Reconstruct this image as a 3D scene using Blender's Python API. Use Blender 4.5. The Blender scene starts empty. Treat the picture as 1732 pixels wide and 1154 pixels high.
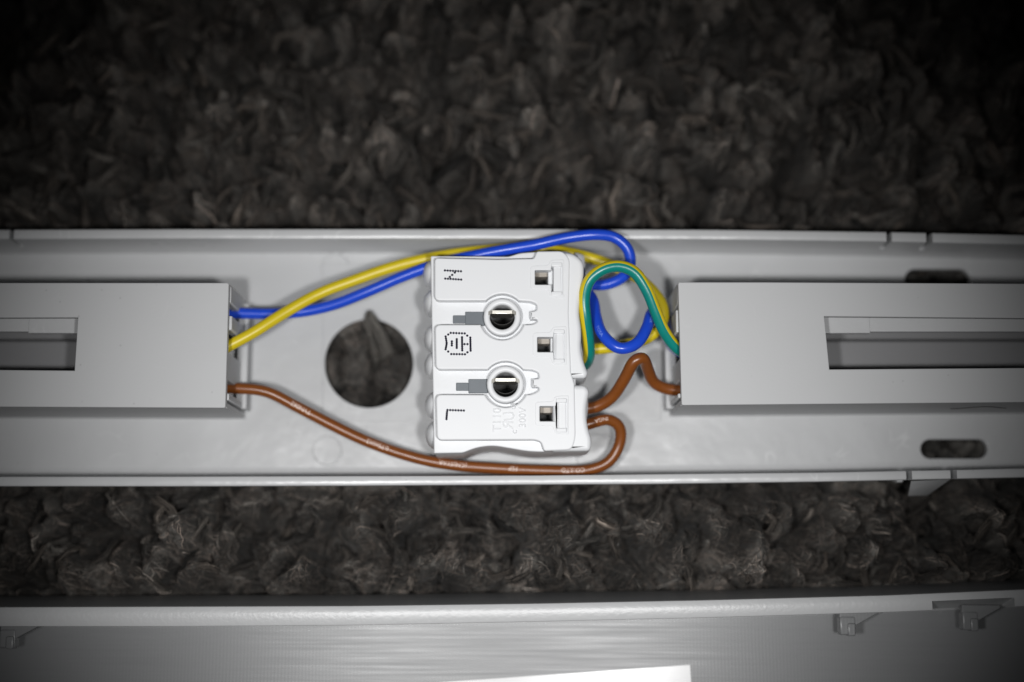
import bpy, bmesh, math, random
import numpy as np
from mathutils import Vector, Matrix

random.seed(7); rng = np.random.default_rng(11)
U = 0.001                      # everything below is written in millimetres
scene = bpy.context.scene
col = scene.collection

# ------------------------------------------------------------------ camera
W, H = 1732.0, 1154.0
FPX = W * 50.0 / 36.0
TH = math.atan(393.0 / FPX)    # camera leans a little towards the far side
ZREF, DIST = 18.0, 240.5
CAM = np.array([0.0, -DIST * math.sin(TH), ZREF + DIST * math.cos(TH)])
cd = bpy.data.cameras.new('camera'); cam = bpy.data.objects.new('camera', cd); col.objects.link(cam)
cam.location = Vector(CAM) * U; cam.rotation_euler = (TH, 0, 0)
cd.lens = 50; cd.sensor_width = 36; cd.clip_start = 0.01; cd.clip_end = 10
cd.dof.use_dof = True; cd.dof.focus_distance = 240.5 * U; cd.dof.aperture_fstop = 4.2
cd.dof.aperture_blades = 0
scene.camera = cam

def P(px, py, z):
    """point of height z (mm) seen at photo pixel px, py"""
    dx, dy = (px - W / 2) / FPX, (H / 2 - py) / FPX
    c, s = math.cos(TH), math.sin(TH)
    d = np.array([dx, dy * c + s, dy * s - c])
    t = (z - CAM[2]) / d[2]
    q = CAM + d * t
    return (q[0], q[1], z)

# ------------------------------------------------------------------ light
world = bpy.data.worlds.new('World'); scene.world = world; world.use_nodes = True
bgn = world.node_tree.nodes['Background']
bgn.inputs[0].default_value = (0.9, 0.95, 1.0, 1); bgn.inputs[1].default_value = 0.008

def flash(name, loc, aim, power, size, blend, rad):
    d = bpy.data.lights.new(name, 'SPOT'); o = bpy.data.objects.new(name, d); col.objects.link(o)
    d.energy = power; d.spot_size = math.radians(size); d.spot_blend = blend; d.shadow_soft_size = rad * U
    d.color = (1.0, 0.995, 0.99)
    o.location = Vector(loc) * U
    o.rotation_euler = (Vector(aim) - Vector(loc)).to_track_quat('-Z', 'Y').to_euler()
AIM = P(834, 700, 5)
flash('flash_tube_a', (-46, -52, 252), AIM, 1.36, 47.5, 1.0, 8)
flash('flash_tube_b', (34, -52, 252), AIM, 1.36, 47.5, 1.0, 8)

vs = scene.view_settings
vs.view_transform = 'Standard'; vs.look = 'None'; vs.exposure = 0; vs.gamma = 1
vs.use_curve_mapping = False

# ------------------------------------------------------------------ materials
def material(name, color, rough=0.5, metal=0.0, bump=None, var=0.0, var_scale=60.0, spec=0.5, coat=0.0,
             stretch=(1, 1, 1), rough_var=0.0):
    m = bpy.data.materials.new(name); m.use_nodes = True
    nt = m.node_tree; b = nt.nodes['Principled BSDF']
    b.inputs['Base Color'].default_value = (*color, 1); b.inputs['Roughness'].default_value = rough
    b.inputs['Metallic'].default_value = metal; b.inputs['Specular IOR Level'].default_value = spec
    b.inputs['Coat Weight'].default_value = coat
    tc = nt.nodes.new('ShaderNodeTexCoord'); mp = nt.nodes.new('ShaderNodeMapping')
    mp.inputs['Scale'].default_value = stretch
    nt.links.new(tc.outputs['Object'], mp.inputs['Vector'])
    if var:
        n = nt.nodes.new('ShaderNodeTexNoise'); n.inputs['Scale'].default_value = var_scale; n.inputs['Detail'].default_value = 6
        nt.links.new(mp.outputs[0], n.inputs['Vector'])
        mx = nt.nodes.new('ShaderNodeMix'); mx.data_type = 'RGBA'
        mx.inputs[6].default_value = (*[c * (1 - var) for c in color], 1)
        mx.inputs[7].default_value = (*[min(1, c * (1 + var)) for c in color], 1)
        nt.links.new(n.outputs['Fac'], mx.inputs[0]); nt.links.new(mx.outputs[2], b.inputs['Base Color'])
        if rough_var:
            r = nt.nodes.new('ShaderNodeMapRange'); r.inputs[3].default_value = rough - rough_var; r.inputs[4].default_value = rough + rough_var
            nt.links.new(n.outputs['Fac'], r.inputs[0]); nt.links.new(r.outputs[0], b.inputs['Roughness'])
    if bump:
        sc_, st, dist = bump
        n2 = nt.nodes.new('ShaderNodeTexNoise'); n2.inputs['Scale'].default_value = sc_; n2.inputs['Detail'].default_value = 4
        nt.links.new(mp.outputs[0], n2.inputs['Vector'])
        bp = nt.nodes.new('ShaderNodeBump'); bp.inputs['Strength'].default_value = st; bp.inputs['Distance'].default_value = dist * U
        nt.links.new(n2.outputs['Fac'], bp.inputs['Height']); nt.links.new(bp.outputs[0], b.inputs['Normal'])
    return m

M = {}
M['tray'] = material('grey_plastic', (0.465, 0.470, 0.476), 0.29, bump=(900, 0.25, 0.05), var=0.05, var_scale=45, rough_var=0.06)
def scuffed(m, amount, wave):
    nt = m.node_tree; b = nt.nodes['Principled BSDF']
    tc = [n for n in nt.nodes if n.type == 'TEX_COORD'][0]
    # hair-thin scuffs: edges of a distorted cell pattern, broken up by noise
    n0 = nt.nodes.new('ShaderNodeTexNoise'); n0.inputs['Scale'].default_value = 90; n0.inputs['Detail'].default_value = 2
    nt.links.new(tc.outputs['Object'], n0.inputs['Vector'])
    vm = nt.nodes.new('ShaderNodeVectorMath'); vm.operation = 'MULTIPLY_ADD'; vm.inputs[1].default_value = (.02, .02, .02)
    nt.links.new(n0.outputs['Color'], vm.inputs[0]); nt.links.new(tc.outputs['Object'], vm.inputs[2])
    vo = nt.nodes.new('ShaderNodeTexVoronoi'); vo.feature = 'DISTANCE_TO_EDGE'; vo.inputs['Scale'].default_value = 130
    nt.links.new(vm.outputs[0], vo.inputs['Vector'])
    ln = nt.nodes.new('ShaderNodeMapRange'); ln.inputs[1].default_value = 0; ln.inputs[2].default_value = .022; ln.inputs[3].default_value = 1; ln.inputs[4].default_value = 0
    nt.links.new(vo.outputs['Distance'], ln.inputs[0])
    n1 = nt.nodes.new('ShaderNodeTexNoise'); n1.inputs['Scale'].default_value = 160; n1.inputs['Detail'].default_value = 4
    nt.links.new(tc.outputs['Object'], n1.inputs['Vector'])
    mk = nt.nodes.new('ShaderNodeMapRange'); mk.inputs[1].default_value = .56; mk.inputs[2].default_value = .68
    nt.links.new(n1.outputs['Fac'], mk.inputs[0])
    mu = nt.nodes.new('ShaderNodeMath'); mu.operation = 'MULTIPLY'; nt.links.new(ln.outputs[0], mu.inputs[0]); nt.links.new(mk.outputs[0], mu.inputs[1])
    # dust specks
    vd = nt.nodes.new('ShaderNodeTexVoronoi'); vd.inputs['Scale'].default_value = 310; nt.links.new(tc.outputs['Object'], vd.inputs['Vector'])
    dk = nt.nodes.new('ShaderNodeMapRange'); dk.inputs[1].default_value = .03; dk.inputs[2].default_value = .075; dk.inputs[3].default_value = 1; dk.inputs[4].default_value = 0
    nt.links.new(vd.outputs['Distance'], dk.inputs[0])
    src = b.inputs['Base Color'].links[0].from_socket
    m1 = nt.nodes.new('ShaderNodeMix'); m1.data_type = 'RGBA'; m1.inputs[7].default_value = (.8, .8, .8, 1)
    f1 = nt.nodes.new('ShaderNodeMath'); f1.operation = 'MULTIPLY'; f1.inputs[1].default_value = amount; nt.links.new(mu.outputs[0], f1.inputs[0])
    nt.links.new(f1.outputs[0], m1.inputs[0]); nt.links.new(src, m1.inputs[6])
    m2 = nt.nodes.new('ShaderNodeMix'); m2.data_type = 'RGBA'; m2.inputs[7].default_value = (.12, .115, .11, 1)
    f2 = nt.nodes.new('ShaderNodeMath'); f2.operation = 'MULTIPLY'; f2.inputs[1].default_value = .22; nt.links.new(dk.outputs[0], f2.inputs[0])
    nt.links.new(f2.outputs[0], m2.inputs[0]); nt.links.new(m1.outputs[2], m2.inputs[6]); nt.links.new(m2.outputs[2], b.inputs['Base Color'])
    if wave:
        bp0 = b.inputs['Normal'].links[0].from_node
        n2 = nt.nodes.new('ShaderNodeTexNoise'); n2.inputs['Scale'].default_value = 85; n2.inputs['Detail'].default_value = 3
        nt.links.new(tc.outputs['Object'], n2.inputs['Vector'])
        bp = nt.nodes.new('ShaderNodeBump'); bp.inputs['Strength'].default_value = 1; bp.inputs['Distance'].default_value = wave * U
        nt.links.new(n2.outputs['Fac'], bp.inputs['Height']); nt.links.new(bp.outputs[0], bp0.inputs['Normal'])
    return m
scuffed(M['tray'], .3, .38)
M['box'] = material('matt_grey_plastic', (0.465, 0.470, 0.476), 0.55, bump=(2600, 0.3, 0.04), var=0.025, var_scale=90)
scuffed(M['box'], .06, 0)
M['inner'] = material('shaded_inner_plastic', (0.20, 0.20, 0.205), 0.5, var=0.08, var_scale=70)  # darkened to put the shade of the enclosed interior into the colour
M['white'] = material('white_plastic', (0.69, 0.70, 0.715), 0.40, bump=(2500, 0.12, 0.03), var=0.015, var_scale=120)
M['slot_fill'] = material('shaded_slot_fill', (0.115, 0.13, 0.145), 0.45, var=.15, var_scale=400)  # dark tone paints the shadow inside a stepped recess
M['ink'] = material('blue_black_ink', (0.004, 0.003, 0.016), 0.7, spec=0.2)
M['steel'] = material('spring_steel', (0.70, 0.68, 0.62), 0.38, metal=1.0, bump=(1500, 0.3, 0.03))
M['tip'] = material('dull_contact', (0.30, 0.27, 0.235), 0.55, metal=0.4)
M['contact'] = material('shaded_contact', (0.02, 0.02, 0.018), 0.6)  # near-black: darkness of the deep openings put into the colour
M['blue'] = material('blue_insulation', (0.013, 0.064, 0.55), 0.27, var=0.06, var_scale=500, bump=(700, 0.15, 0.05))
M['yellow'] = material('yellow_insulation', (0.60, 0.47, 0.012), 0.36, var=0.06, var_scale=400, bump=(700, 0.15, 0.05))
M['green'] = material('green_insulation', (0.004, 0.20, 0.17), 0.30, var=0.12, var_scale=700, bump=(900, 0.4, 0.05))
M['brown'] = material('brown_insulation', (0.185, 0.054, 0.010), 0.30, var=0.14, var_scale=500, bump=(700, 0.25, 0.05))
M['print'] = material('worn_white_print', (0.70, 0.56, 0.49), 0.6, var=0.4, var_scale=2500)
M['bluepr'] = material('faint_blue_print', (0.20, 0.30, 0.72), 0.5)
M['label'] = material('white_label_paper', (0.60, 0.60, 0.605), 0.25, bump=(120, 0.1, 0.1))
M['hair'] = material('dark_hair', (0.02, 0.018, 0.016), 0.5)
M['rugbase'] = material('rug_backing', (0.02, 0.018, 0.016), 0.95, var=0.3, var_scale=200)

def cover_material():
    m = material('moulded_cover_plastic', (0.195, 0.198, 0.202), 0.34, spec=0.38)
    nt = m.node_tree; b = nt.nodes['Principled BSDF']
    tc = [n for n in nt.nodes if n.type == 'TEX_COORD'][0]
    mp = nt.nodes.new('ShaderNodeMapping'); mp.inputs['Scale'].default_value = (60, 2200, 60)
    mp.inputs['Rotation'].default_value = (0, 0, math.radians(2))
    nt.links.new(tc.outputs['Object'], mp.inputs['Vector'])
    n1 = nt.nodes.new('ShaderNodeTexNoise'); n1.inputs['Scale'].default_value = 1; n1.inputs['Detail'].default_value = 5
    nt.links.new(mp.outputs[0], n1.inputs['Vector'])
    wv = nt.nodes.new('ShaderNodeTexWave'); wv.inputs['Scale'].default_value = 520; wv.inputs['Distortion'].default_value = 1.2
    wv.inputs['Detail'].default_value = 1; wv.inputs['Detail Scale'].default_value = 0.2
    nt.links.new(tc.outputs['Object'], wv.inputs['Vector'])
    a = nt.nodes.new('ShaderNodeMath'); a.operation = 'MULTIPLY_ADD'; a.inputs[1].default_value = 0.16
    nt.links.new(wv.outputs['Fac'], a.inputs[0]); nt.links.new(n1.outputs['Fac'], a.inputs[2])
    bp = nt.nodes.new('ShaderNodeBump'); bp.inputs['Strength'].default_value = 0.38; bp.inputs['Distance'].default_value = 0.05 * U
    nt.links.new(a.outputs[0], bp.inputs['Height']); nt.links.new(bp.outputs[0], b.inputs['Normal'])
    n3 = nt.nodes.new('ShaderNodeTexNoise'); n3.inputs['Scale'].default_value = 1; n3.inputs['Detail'].default_value = 5
    mp3 = nt.nodes.new('ShaderNodeMapping'); mp3.inputs['Scale'].default_value = (45, 2200, 60); mp3.inputs['Rotation'].default_value = (0, 0, math.radians(4))
    nt.links.new(tc.outputs['Object'], mp3.inputs['Vector']); nt.links.new(mp3.outputs[0], n3.inputs['Vector'])
    r = nt.nodes.new('ShaderNodeMapRange'); r.inputs[1].default_value = 0.3; r.inputs[2].default_value = 0.7
    r.inputs[3].default_value = 0.29; r.inputs[4].default_value = 0.40
    nt.links.new(n3.outputs['Fac'], r.inputs[0]); nt.links.new(r.outputs[0], b.inputs['Roughness'])
    return m
M['cover'] = cover_material()
M['coverrim'] = material('cover_rim_plastic', (0.47, 0.475, 0.48), 0.34, bump=(1400, 0.45, 0.10), var=0.05, var_scale=300)

def wool_material():
    m = bpy.data.materials.new('felted_wool'); m.use_nodes = True
    nt = m.node_tree; b = nt.nodes['Principled BSDF']
    at = nt.nodes.new('ShaderNodeAttribute'); at.attribute_name = 'fibre_tone'
    nt.links.new(at.outputs['Color'], b.inputs['Base Color'])
    b.inputs['Roughness'].default_value = 0.75; b.inputs['Specular IOR Level'].default_value = 0.25
    b.inputs['Sheen Weight'].default_value = 0.04; b.inputs['Sheen Roughness'].default_value = 0.5
    return m
M['wool'] = wool_material()

# ------------------------------------------------------------------ helpers
def link(me, name, mat, parent=None, smooth=40):
    o = bpy.data.objects.new(name, me); col.objects.link(o)
    for m_ in (mat if isinstance(mat, (list, tuple)) else [mat]):
        me.materials.append(M[m_])
    if smooth:
        me.polygons.foreach_set('use_smooth', [True] * len(me.polygons))
        me.set_sharp_from_angle(angle=math.radians(smooth))
    if parent is not None:
        o.parent = parent; o.location = -parent.location
    return o

def mesh(name, verts, faces, mat, parent=None, smooth=40, fix=True):
    me = bpy.data.meshes.new(name)
    me.from_pydata([(v[0] * U, v[1] * U, v[2] * U) for v in verts], [], faces)
    if fix:
        bm = bmesh.new(); bm.from_mesh(me); bmesh.ops.recalc_face_normals(bm, faces=bm.faces); bm.to_mesh(me); bm.free()
    return link(me, name, mat, parent, smooth)

def thing(name, label, cat, loc, group=None):
    o = bpy.data.objects.new(name, None); col.objects.link(o)
    o.location = Vector(loc) * U; o.empty_display_size = 0.005
    o['label'] = label; o['category'] = cat
    if group: o['group'] = group
    return o

def tag(o, label, cat, group=None):
    o['label'] = label; o['category'] = cat
    if group: o['group'] = group
    return o

def fillet(pts, n=5):
    """pts: (x, y, r) -> list of (x, y) with rounded corners"""
    out = []; N = len(pts)
    for i in range(N):
        p = np.array(pts[i][:2], float); r = pts[i][2] if len(pts[i]) > 2 else 0
        if r <= 0: out.append(tuple(p)); continue
        a = np.array(pts[i - 1][:2], float) - p; b = np.array(pts[(i + 1) % N][:2], float) - p
        la, lb = np.linalg.norm(a), np.linalg.norm(b)
        r = min(r, la * .49, lb * .49)
        p0 = p + a / la * r; p1 = p + b / lb * r
        for k in range(n + 1):
            t = k / n
            out.append(tuple((1 - t) ** 2 * p0 + 2 * t * (1 - t) * p + t * t * p1))
    return out

def circ(cx, cy, r, a0=0, a1=360, n=32, ends=True):
    k = n if not ends or abs(a1 - a0) < 360 else n
    full = abs(a1 - a0) >= 360
    m = n if full else n + 1
    return [(cx + r * math.cos(math.radians(a0 + (a1 - a0) * i / n)), cy - r * math.sin(math.radians(a0 + (a1 - a0) * i / n))) for i in range(m)]

def px(pts, z):
    return [P(p[0], p[1], z)[:2] for p in pts]

def plate(name, loops, z0, z1, bev, mat, parent=None, smooth=40, res=2):
    """flat body from closed outlines in mm (first outer, others holes), rounded edges"""
    cu = bpy.data.curves.new(name, 'CURVE'); cu.dimensions = '2D'; cu.fill_mode = 'BOTH'
    for lp in loops:
        s = cu.splines.new('POLY'); s.points.add(len(lp) - 1)
        for i, q in enumerate(lp): s.points[i].co = (q[0], q[1], 0, 1)
        s.use_cyclic_u = True
    cu.bevel_depth = bev; cu.bevel_resolution = res; cu.offset = -bev
    cu.extrude = max((z1 - z0) / 2 - bev, 0.001)
    t = bpy.data.objects.new('tmp', cu); col.objects.link(t)
    dg = bpy.context.evaluated_depsgraph_get()
    me = bpy.data.meshes.new_from_object(t.evaluated_get(dg))
    bpy.data.objects.remove(t); bpy.data.curves.remove(cu)
    me.name = name; me.materials.clear()
    me.transform(Matrix.Translation((0, 0, (z0 + z1) / 2 * U)) @ Matrix.Scale(U, 4))
    bm = bmesh.new(); bm.from_mesh(me); bmesh.ops.remove_doubles(bm, verts=bm.verts, dist=1e-7); bm.to_mesh(me); bm.free()
    o = link(me, name, mat, parent, smooth)
    for p in me.polygons:
        if abs(p.normal.z) > .9995: p.use_smooth = False
    return o

def block(name, x0, x1, y0, y1, z0, z1, bev, mat, parent=None, seg=2):
    bm = bmesh.new(); bmesh.ops.create_cube(bm, size=1)
    for v in bm.verts:
        v.co = Vector(((x0 + x1) / 2 + v.co.x * (x1 - x0), (y0 + y1) / 2 + v.co.y * (y1 - y0), (z0 + z1) / 2 + v.co.z * (z1 - z0)))
    if bev: bmesh.ops.bevel(bm, geom=bm.edges[:], offset=bev, segments=seg, affect='EDGES', profile=0.5)
    bmesh.ops.scale(bm, vec=(U, U, U), verts=bm.verts)
    me = bpy.data.meshes.new(name); bm.to_mesh(me); bm.free()
    o = link(me, name, mat, parent, 40)
    for p in me.polygons:
        if max(abs(c) for c in p.normal) > .9995: p.use_smooth = False
    return o

def blockpx(name, xa, xb, ya, yb, z0, z1, bev, mat, parent=None):
    a = P(xa, ya, z1); b = P(xb, yb, z1)
    return block(name, min(a[0], b[0]), max(a[0], b[0]), min(a[1], b[1]), max(a[1], b[1]), z0, z1, bev, mat, parent)

def sweep(name, rows, mat, parent=None, smooth=35, caps=True):
    """rows: list of stations, each a closed ring of 3D points"""
    n = len(rows[0]); v = [p for r in rows for p in r]; f = []
    for i in range(len(rows) - 1):
        for k in range(n):
            f.append((i * n + k, i * n + (k + 1) % n, (i + 1) * n + (k + 1) % n, (i + 1) * n + k))
    if caps:
        f.append(tuple(range(n))); f.append(tuple((len(rows) - 1) * n + k for k in range(n)))
    return mesh(name, v, f, mat, parent, smooth)

def smoothpath(pts, step=0.35):
    p = np.array([P(*q) for q in pts]); n = len(p)
    e = np.vstack([2 * p[0] - p[1], p, 2 * p[-1] - p[-2]]); out = []
    for i in range(n - 1):
        p0, p1, p2, p3 = e[i:i + 4]
        t0 = 0; t1 = np.linalg.norm(p1 - p0) ** .5; t2 = t1 + np.linalg.norm(p2 - p1) ** .5; t3 = t2 + np.linalg.norm(p3 - p2) ** .5
        m = max(3, int(np.linalg.norm(p2 - p1) / step))
        for t in np.linspace(t1, t2, m, endpoint=False):
            a1 = (t1 - t) / (t1 - t0) * p0 + (t - t0) / (t1 - t0) * p1
            a2 = (t2 - t) / (t2 - t1) * p1 + (t - t1) / (t2 - t1) * p2
            a3 = (t3 - t) / (t3 - t2) * p2 + (t - t2) / (t3 - t2) * p3
            b1 = (t2 - t) / (t2 - t0) * a1 + (t - t0) / (t2 - t0) * a2
            b2 = (t3 - t) / (t3 - t1) * a2 + (t - t1) / (t3 - t1) * a3
            out.append((t2 - t) / (t2 - t1) * b1 + (t - t1) / (t2 - t1) * b2)
    out.append(p[-1]); q = np.array(out)
    for _ in range(6):
        q[1:-1] = q[1:-1] * .5 + (q[:-2] + q[2:]) * .25
    return q

def frames(q):
    t = np.gradient(q, axis=0); t /= np.linalg.norm(t, axis=1)[:, None]
    nrm = np.cross(np.tile([0, 0, 1.0], (len(q), 1)), t); nrm /= np.linalg.norm(nrm, axis=1)[:, None]
    b = np.cross(t, nrm)
    return t, nrm, b

def tube(q, r, sides=20):
    t, nn, bb = frames(q); v = []; f = []
    for i in range(len(q)):
        for k in range(sides):
            a = 2 * math.pi * k / sides
            v.append(q[i] + r * (math.cos(a) * nn[i] + math.sin(a) * bb[i]))
    for i in range(len(q) - 1):
        for k in range(sides):
            f.append((i * sides + k, i * sides + (k + 1) % sides, (i + 1) * sides + (k + 1) % sides, (i + 1) * sides + k))
    f.append(tuple(range(sides))); f.append(tuple((len(q) - 1) * sides + k for k in range(sides)))
    return v, f

def text_mesh(s, size, extrude=0.0):
    cu = bpy.data.curves.new('lettering', 'FONT'); cu.body = s; cu.size = size; cu.extrude = extrude
    if extrude: cu.bevel_depth = .07; cu.bevel_resolution = 1; cu.offset = -.05
    cu.align_x = 'CENTER'; cu.align_y = 'CENTER'; cu.resolution_u = 2
    t = bpy.data.objects.new('tmp', cu); col.objects.link(t)
    dg = bpy.context.evaluated_depsgraph_get(); me = bpy.data.meshes.new_from_object(t.evaluated_get(dg))
    bpy.data.objects.remove(t); bpy.data.curves.remove(cu); me.materials.clear()
    return me

# ------------------------------------------------------------------ rug
TOP_O = [(-260, 390), (0, 388), (300, 387), (900, 387), (1200, 388), (1500, 392), (1732, 397), (2000, 404)]
TOP_I = [(-260, 407), (0, 405), (300, 404), (900, 404), (1200, 405), (1500, 409), (1732, 414), (2000, 421)]
BOT_I = [(-260, 807), (0, 806), (300, 806), (600, 805), (900, 804), (1100, 802), (1400, 799), (1732, 792), (2000, 786)]
BOT_O = [(-260, 823), (0, 823), (300, 823), (600, 822), (900, 820), (1100, 819), (1400, 815), (1732, 808), (2000, 802)]
def ip(tab, x): return float(np.interp(x, [a for a, _ in tab], [b for _, b in tab]))
ZR = 10.0                       # rim height of the tray
TRAY_Y1 = P(866, 388, ZR)[1]; TRAY_Y0 = P(866, 822, ZR)[1]
CV_OB = [(-260, 1009), (0, 1008), (300, 1007), (600, 1006), (900, 1002), (1200, 998), (1500, 990), (1732, 981), (2000, 968)]
CV_OT = [(-260, 1028), (0, 1027), (300, 1026), (600, 1025), (900, 1021), (1200, 1015), (1500, 1007), (1732, 997), (2000, 984)]
CV_IT = [(-260, 1061), (0, 1060), (300, 1060), (600, 1058), (900, 1052), (1200, 1045), (1500, 1036), (1732, 1026), (2000, 1012)]
COVER_Y = P(866, 1005, 0)[1]

g = 60; vv = []; ff = []
for j in range(g + 1):
    for i in range(g + 1):
        x = -150 + 300 * i / g; y = -130 + 260 * j / g
        vv.append((x, y, -17 + 1.5 * math.sin(x * .31 + y * .17) * math.cos(y * .27)))
for j in range(g):
    for i in range(g):
        a = j * (g + 1) + i; ff.append((a, a + 1, a + g + 2, a + g + 1))
rug = mesh('rug', vv, ff, 'rugbase', None, 180)
rug['kind'] = 'structure'; rug['label'] = 'dark backing of the shaggy rug under everything'

def hashn(x, y, s):
    return 0.5 + 0.5 * np.sin(x * 0.19 * s + 1.7 * np.sin(y * 0.13 * s + 2.1) + 0.6) * np.cos(y * 0.21 * s + 1.3 * np.sin(x * 0.11 * s))

def perlin(x, y, seed):
    g_ = np.random.default_rng(seed).uniform(0, 2 * np.pi, (64, 64))
    xi, yi = np.floor(x).astype(int), np.floor(y).astype(int); xf, yf = x - xi, y - yi
    u, v = xf * xf * xf * (xf * (xf * 6 - 15) + 10), yf * yf * yf * (yf * (yf * 6 - 15) + 10)
    def gr(i, j, dx, dy):
        a = g_[i % 64, j % 64]; return np.cos(a) * dx + np.sin(a) * dy
    n00, n10 = gr(xi, yi, xf, yf), gr(xi + 1, yi, xf - 1, yf)
    n01, n11 = gr(xi, yi + 1, xf, yf - 1), gr(xi + 1, yi + 1, xf - 1, yf - 1)
    return (n00 * (1 - u) + n10 * u) * (1 - v) + (n01 * (1 - u) + n11 * u) * v

def worley(x, y, seed):
    """nearest and second nearest distance, and a random number of the nearest cell"""
    r_ = np.random.default_rng(seed); ox, oy, id_ = r_.uniform(0, 1, (64, 64)), r_.uniform(0, 1, (64, 64)), r_.uniform(0, 1, (64, 64))
    xi, yi = np.floor(x).astype(int), np.floor(y).astype(int)
    d1 = np.full(x.shape, 9.0); d2 = d1.copy(); ci = np.zeros(x.shape)
    for a in (-1, 0, 1):
        for b in (-1, 0, 1):
            i, j = (xi + a) % 64, (yi + b) % 64
            d = np.hypot(xi + a + ox[i, j] - x, yi + b + oy[i, j] - y)
            c = d < d1; d2 = np.where(c, d1, np.minimum(d2, d)); ci = np.where(c, id_[i, j], ci); d1 = np.where(c, d, d1)
    return d1, d2, ci

def swirl(x, y):
    return 4.5 * perlin(x / 13 + 5, y / 13 + 9, 3) * 1.6 + 1.9 * perlin(x / 5 + 1, y / 5 + 2, 4)

def felt(x, y):
    """height of the matted wool and the tone of the tuft, before the plastic presses it down"""
    wx = x + 3.2 * perlin(x / 8, y / 8, 21) + 1.3 * perlin(x / 3, y / 3, 22); wy = y + 3.2 * perlin(x / 8 + 7, y / 8 + 3, 23) + 1.3 * perlin(x / 3 + 4, y / 3, 24)
    a1, a2, c1 = worley(wx / 6.4 + 30, wy / 8.4 + 30, 31)
    b1, b2, c2 = worley(wx / 2.9 + 30, wy / 3.7 + 30, 32)
    dome = np.clip(1 - a1 * a1, 0, 1); crev = np.clip((a2 - a1) / .35, 0, 1) ** .6
    d2 = np.clip(1 - b1 * b1 * 1.1, 0, 1); crev2 = np.clip((b2 - b1) / .3, 0, 1)
    z = -12.0 + 7.0 * dome * (.45 + .55 * crev) + 5.0 * (c1 - .5) + 3.0 * d2 * (.35 + .65 * crev2) + 3.2 * (c2 - .5) + 3.0 * perlin(x / 19, y / 19, 41)
    z = z - 4.0 * (1 - crev) + .55 * perlin(x / 1.1, y / 1.1, 42) + .3 * perlin(x / .55, y / .55, 43)
    patch = np.clip(.5 + 1.3 * perlin(x / 6 + 2, y / 9 + 8, 71), 0, 1)
    tone = (.32 + 1.25 * c2 ** 2.2 + .28 * c1) * (.48 + .85 * patch)
    return z, tone

def felt_z(x, y):
    z = felt(x, y)[0]
    gap = np.minimum(np.maximum(y - TRAY_Y1, TRAY_Y0 - y), y - COVER_Y)       # distance outside the plastic
    hole = P(624, 615, -2); hr = np.hypot(x - hole[0], y - hole[1])
    lift = np.where((y < TRAY_Y0) & (y > COVER_Y), 6.4, 3.4)
    z = z + lift
    z = np.where(hr < 9, z + 2.0, z)
    lim = np.where(gap > 0, -2.6 + np.clip(gap - .4, 0, 9) * 2.2, -2.6)
    return np.minimum(z, lim - .25 * np.abs(perlin(x / 2, y / 2, 51)))

def build_felt():
    nx, ny = 560, 400
    gx, gy = np.meshgrid(np.linspace(-112, 112, nx), np.linspace(-58, 97, ny), indexing='ij')
    x = gx.ravel() + rng.uniform(-.1, .1, nx * ny); y = gy.ravel() + rng.uniform(-.1, .1, nx * ny)
    z = felt_z(x, y); _, tn = felt(x, y)
    ids = np.arange(nx * ny).reshape(nx, ny)
    F1 = np.stack([ids[:-1, :-1], ids[1:, :-1], ids[1:, 1:], ids[:-1, 1:]], -1).reshape(-1, 4)
    fine = np.clip(1 + .9 * perlin(x / .8, y / 2.0, 61), .4, 1.8)
    C1 = np.stack([.048 + 0 * x, .045 + 0 * x, .041 + 0 * x], 1) * (tn * fine)[:, None]
    V1 = np.stack([x, y, z], 1)
    # loose fibres lying along the swirls
    N = 105000; S2 = 6
    hole = P(624, 615, -2)
    fx = rng.uniform(-108, 108, N); fy = rng.uniform(-50, 95, N)
    ok = (fy > TRAY_Y1 - 1) | ((fy < TRAY_Y0 + 1) & (fy > COVER_Y - 1)) | (np.hypot(fx - hole[0], fy - hole[1]) < 11)
    fx, fy = fx[ok], fy[ok]; N = len(fx)
    ang = swirl(fx, fy) + rng.normal(0, .55, N); curl = rng.normal(0, .28, N); st = rng.uniform(.25, .95, N)
    lift = np.abs(rng.normal(0, .45, N)); tn0 = felt(fx, fy)[1]
    pts = np.zeros((N, S2, 3)); cx, cy = fx.copy(), fy.copy(); side = np.zeros((N, S2, 3))
    for k in range(S2):
        t = k / (S2 - 1)
        pts[:, k, 0] = cx; pts[:, k, 1] = cy; pts[:, k, 2] = felt_z(cx, cy) + .06 + lift * math.sin(math.pi * min(1, t * 1.25) * .8)
        side[:, k, 0] = -np.sin(ang); side[:, k, 1] = np.cos(ang)
        ang = ang + curl + rng.normal(0, .2, N); cx = cx + st * np.cos(ang); cy = cy + st * np.sin(ang)
    side[:, :, 2] = rng.normal(0, .5, (N, 1))
    w = rng.uniform(.018, .06, (N, 1, 1)) * np.array([.6, 1, 1, 1, .8, .2])[None, :, None]
    V2 = np.stack([pts + side * w, pts - side * w], 2).reshape(-1, 3); off = len(V1)
    i0 = off + np.arange(N)[:, None] * S2 * 2 + np.arange(S2 - 1)[None] * 2
    F2 = np.stack([i0, i0 + 1, i0 + 3, i0 + 2], -1).reshape(-1, 4)
    tone = tn0 * rng.lognormal(.25, .5, N); warm = rng.uniform(0, 1, N)
    C2 = np.stack([.060 + .012 * warm, .056 + .002 * warm, .051 - .002 * warm], 1) * tone[:, None]
    C2 = np.repeat(C2, S2 * 2, axis=0)
    V = np.vstack([V1, V2]); F = np.vstack([F1, F2]); C = np.vstack([C1, C2])
    return V, F, C

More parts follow.
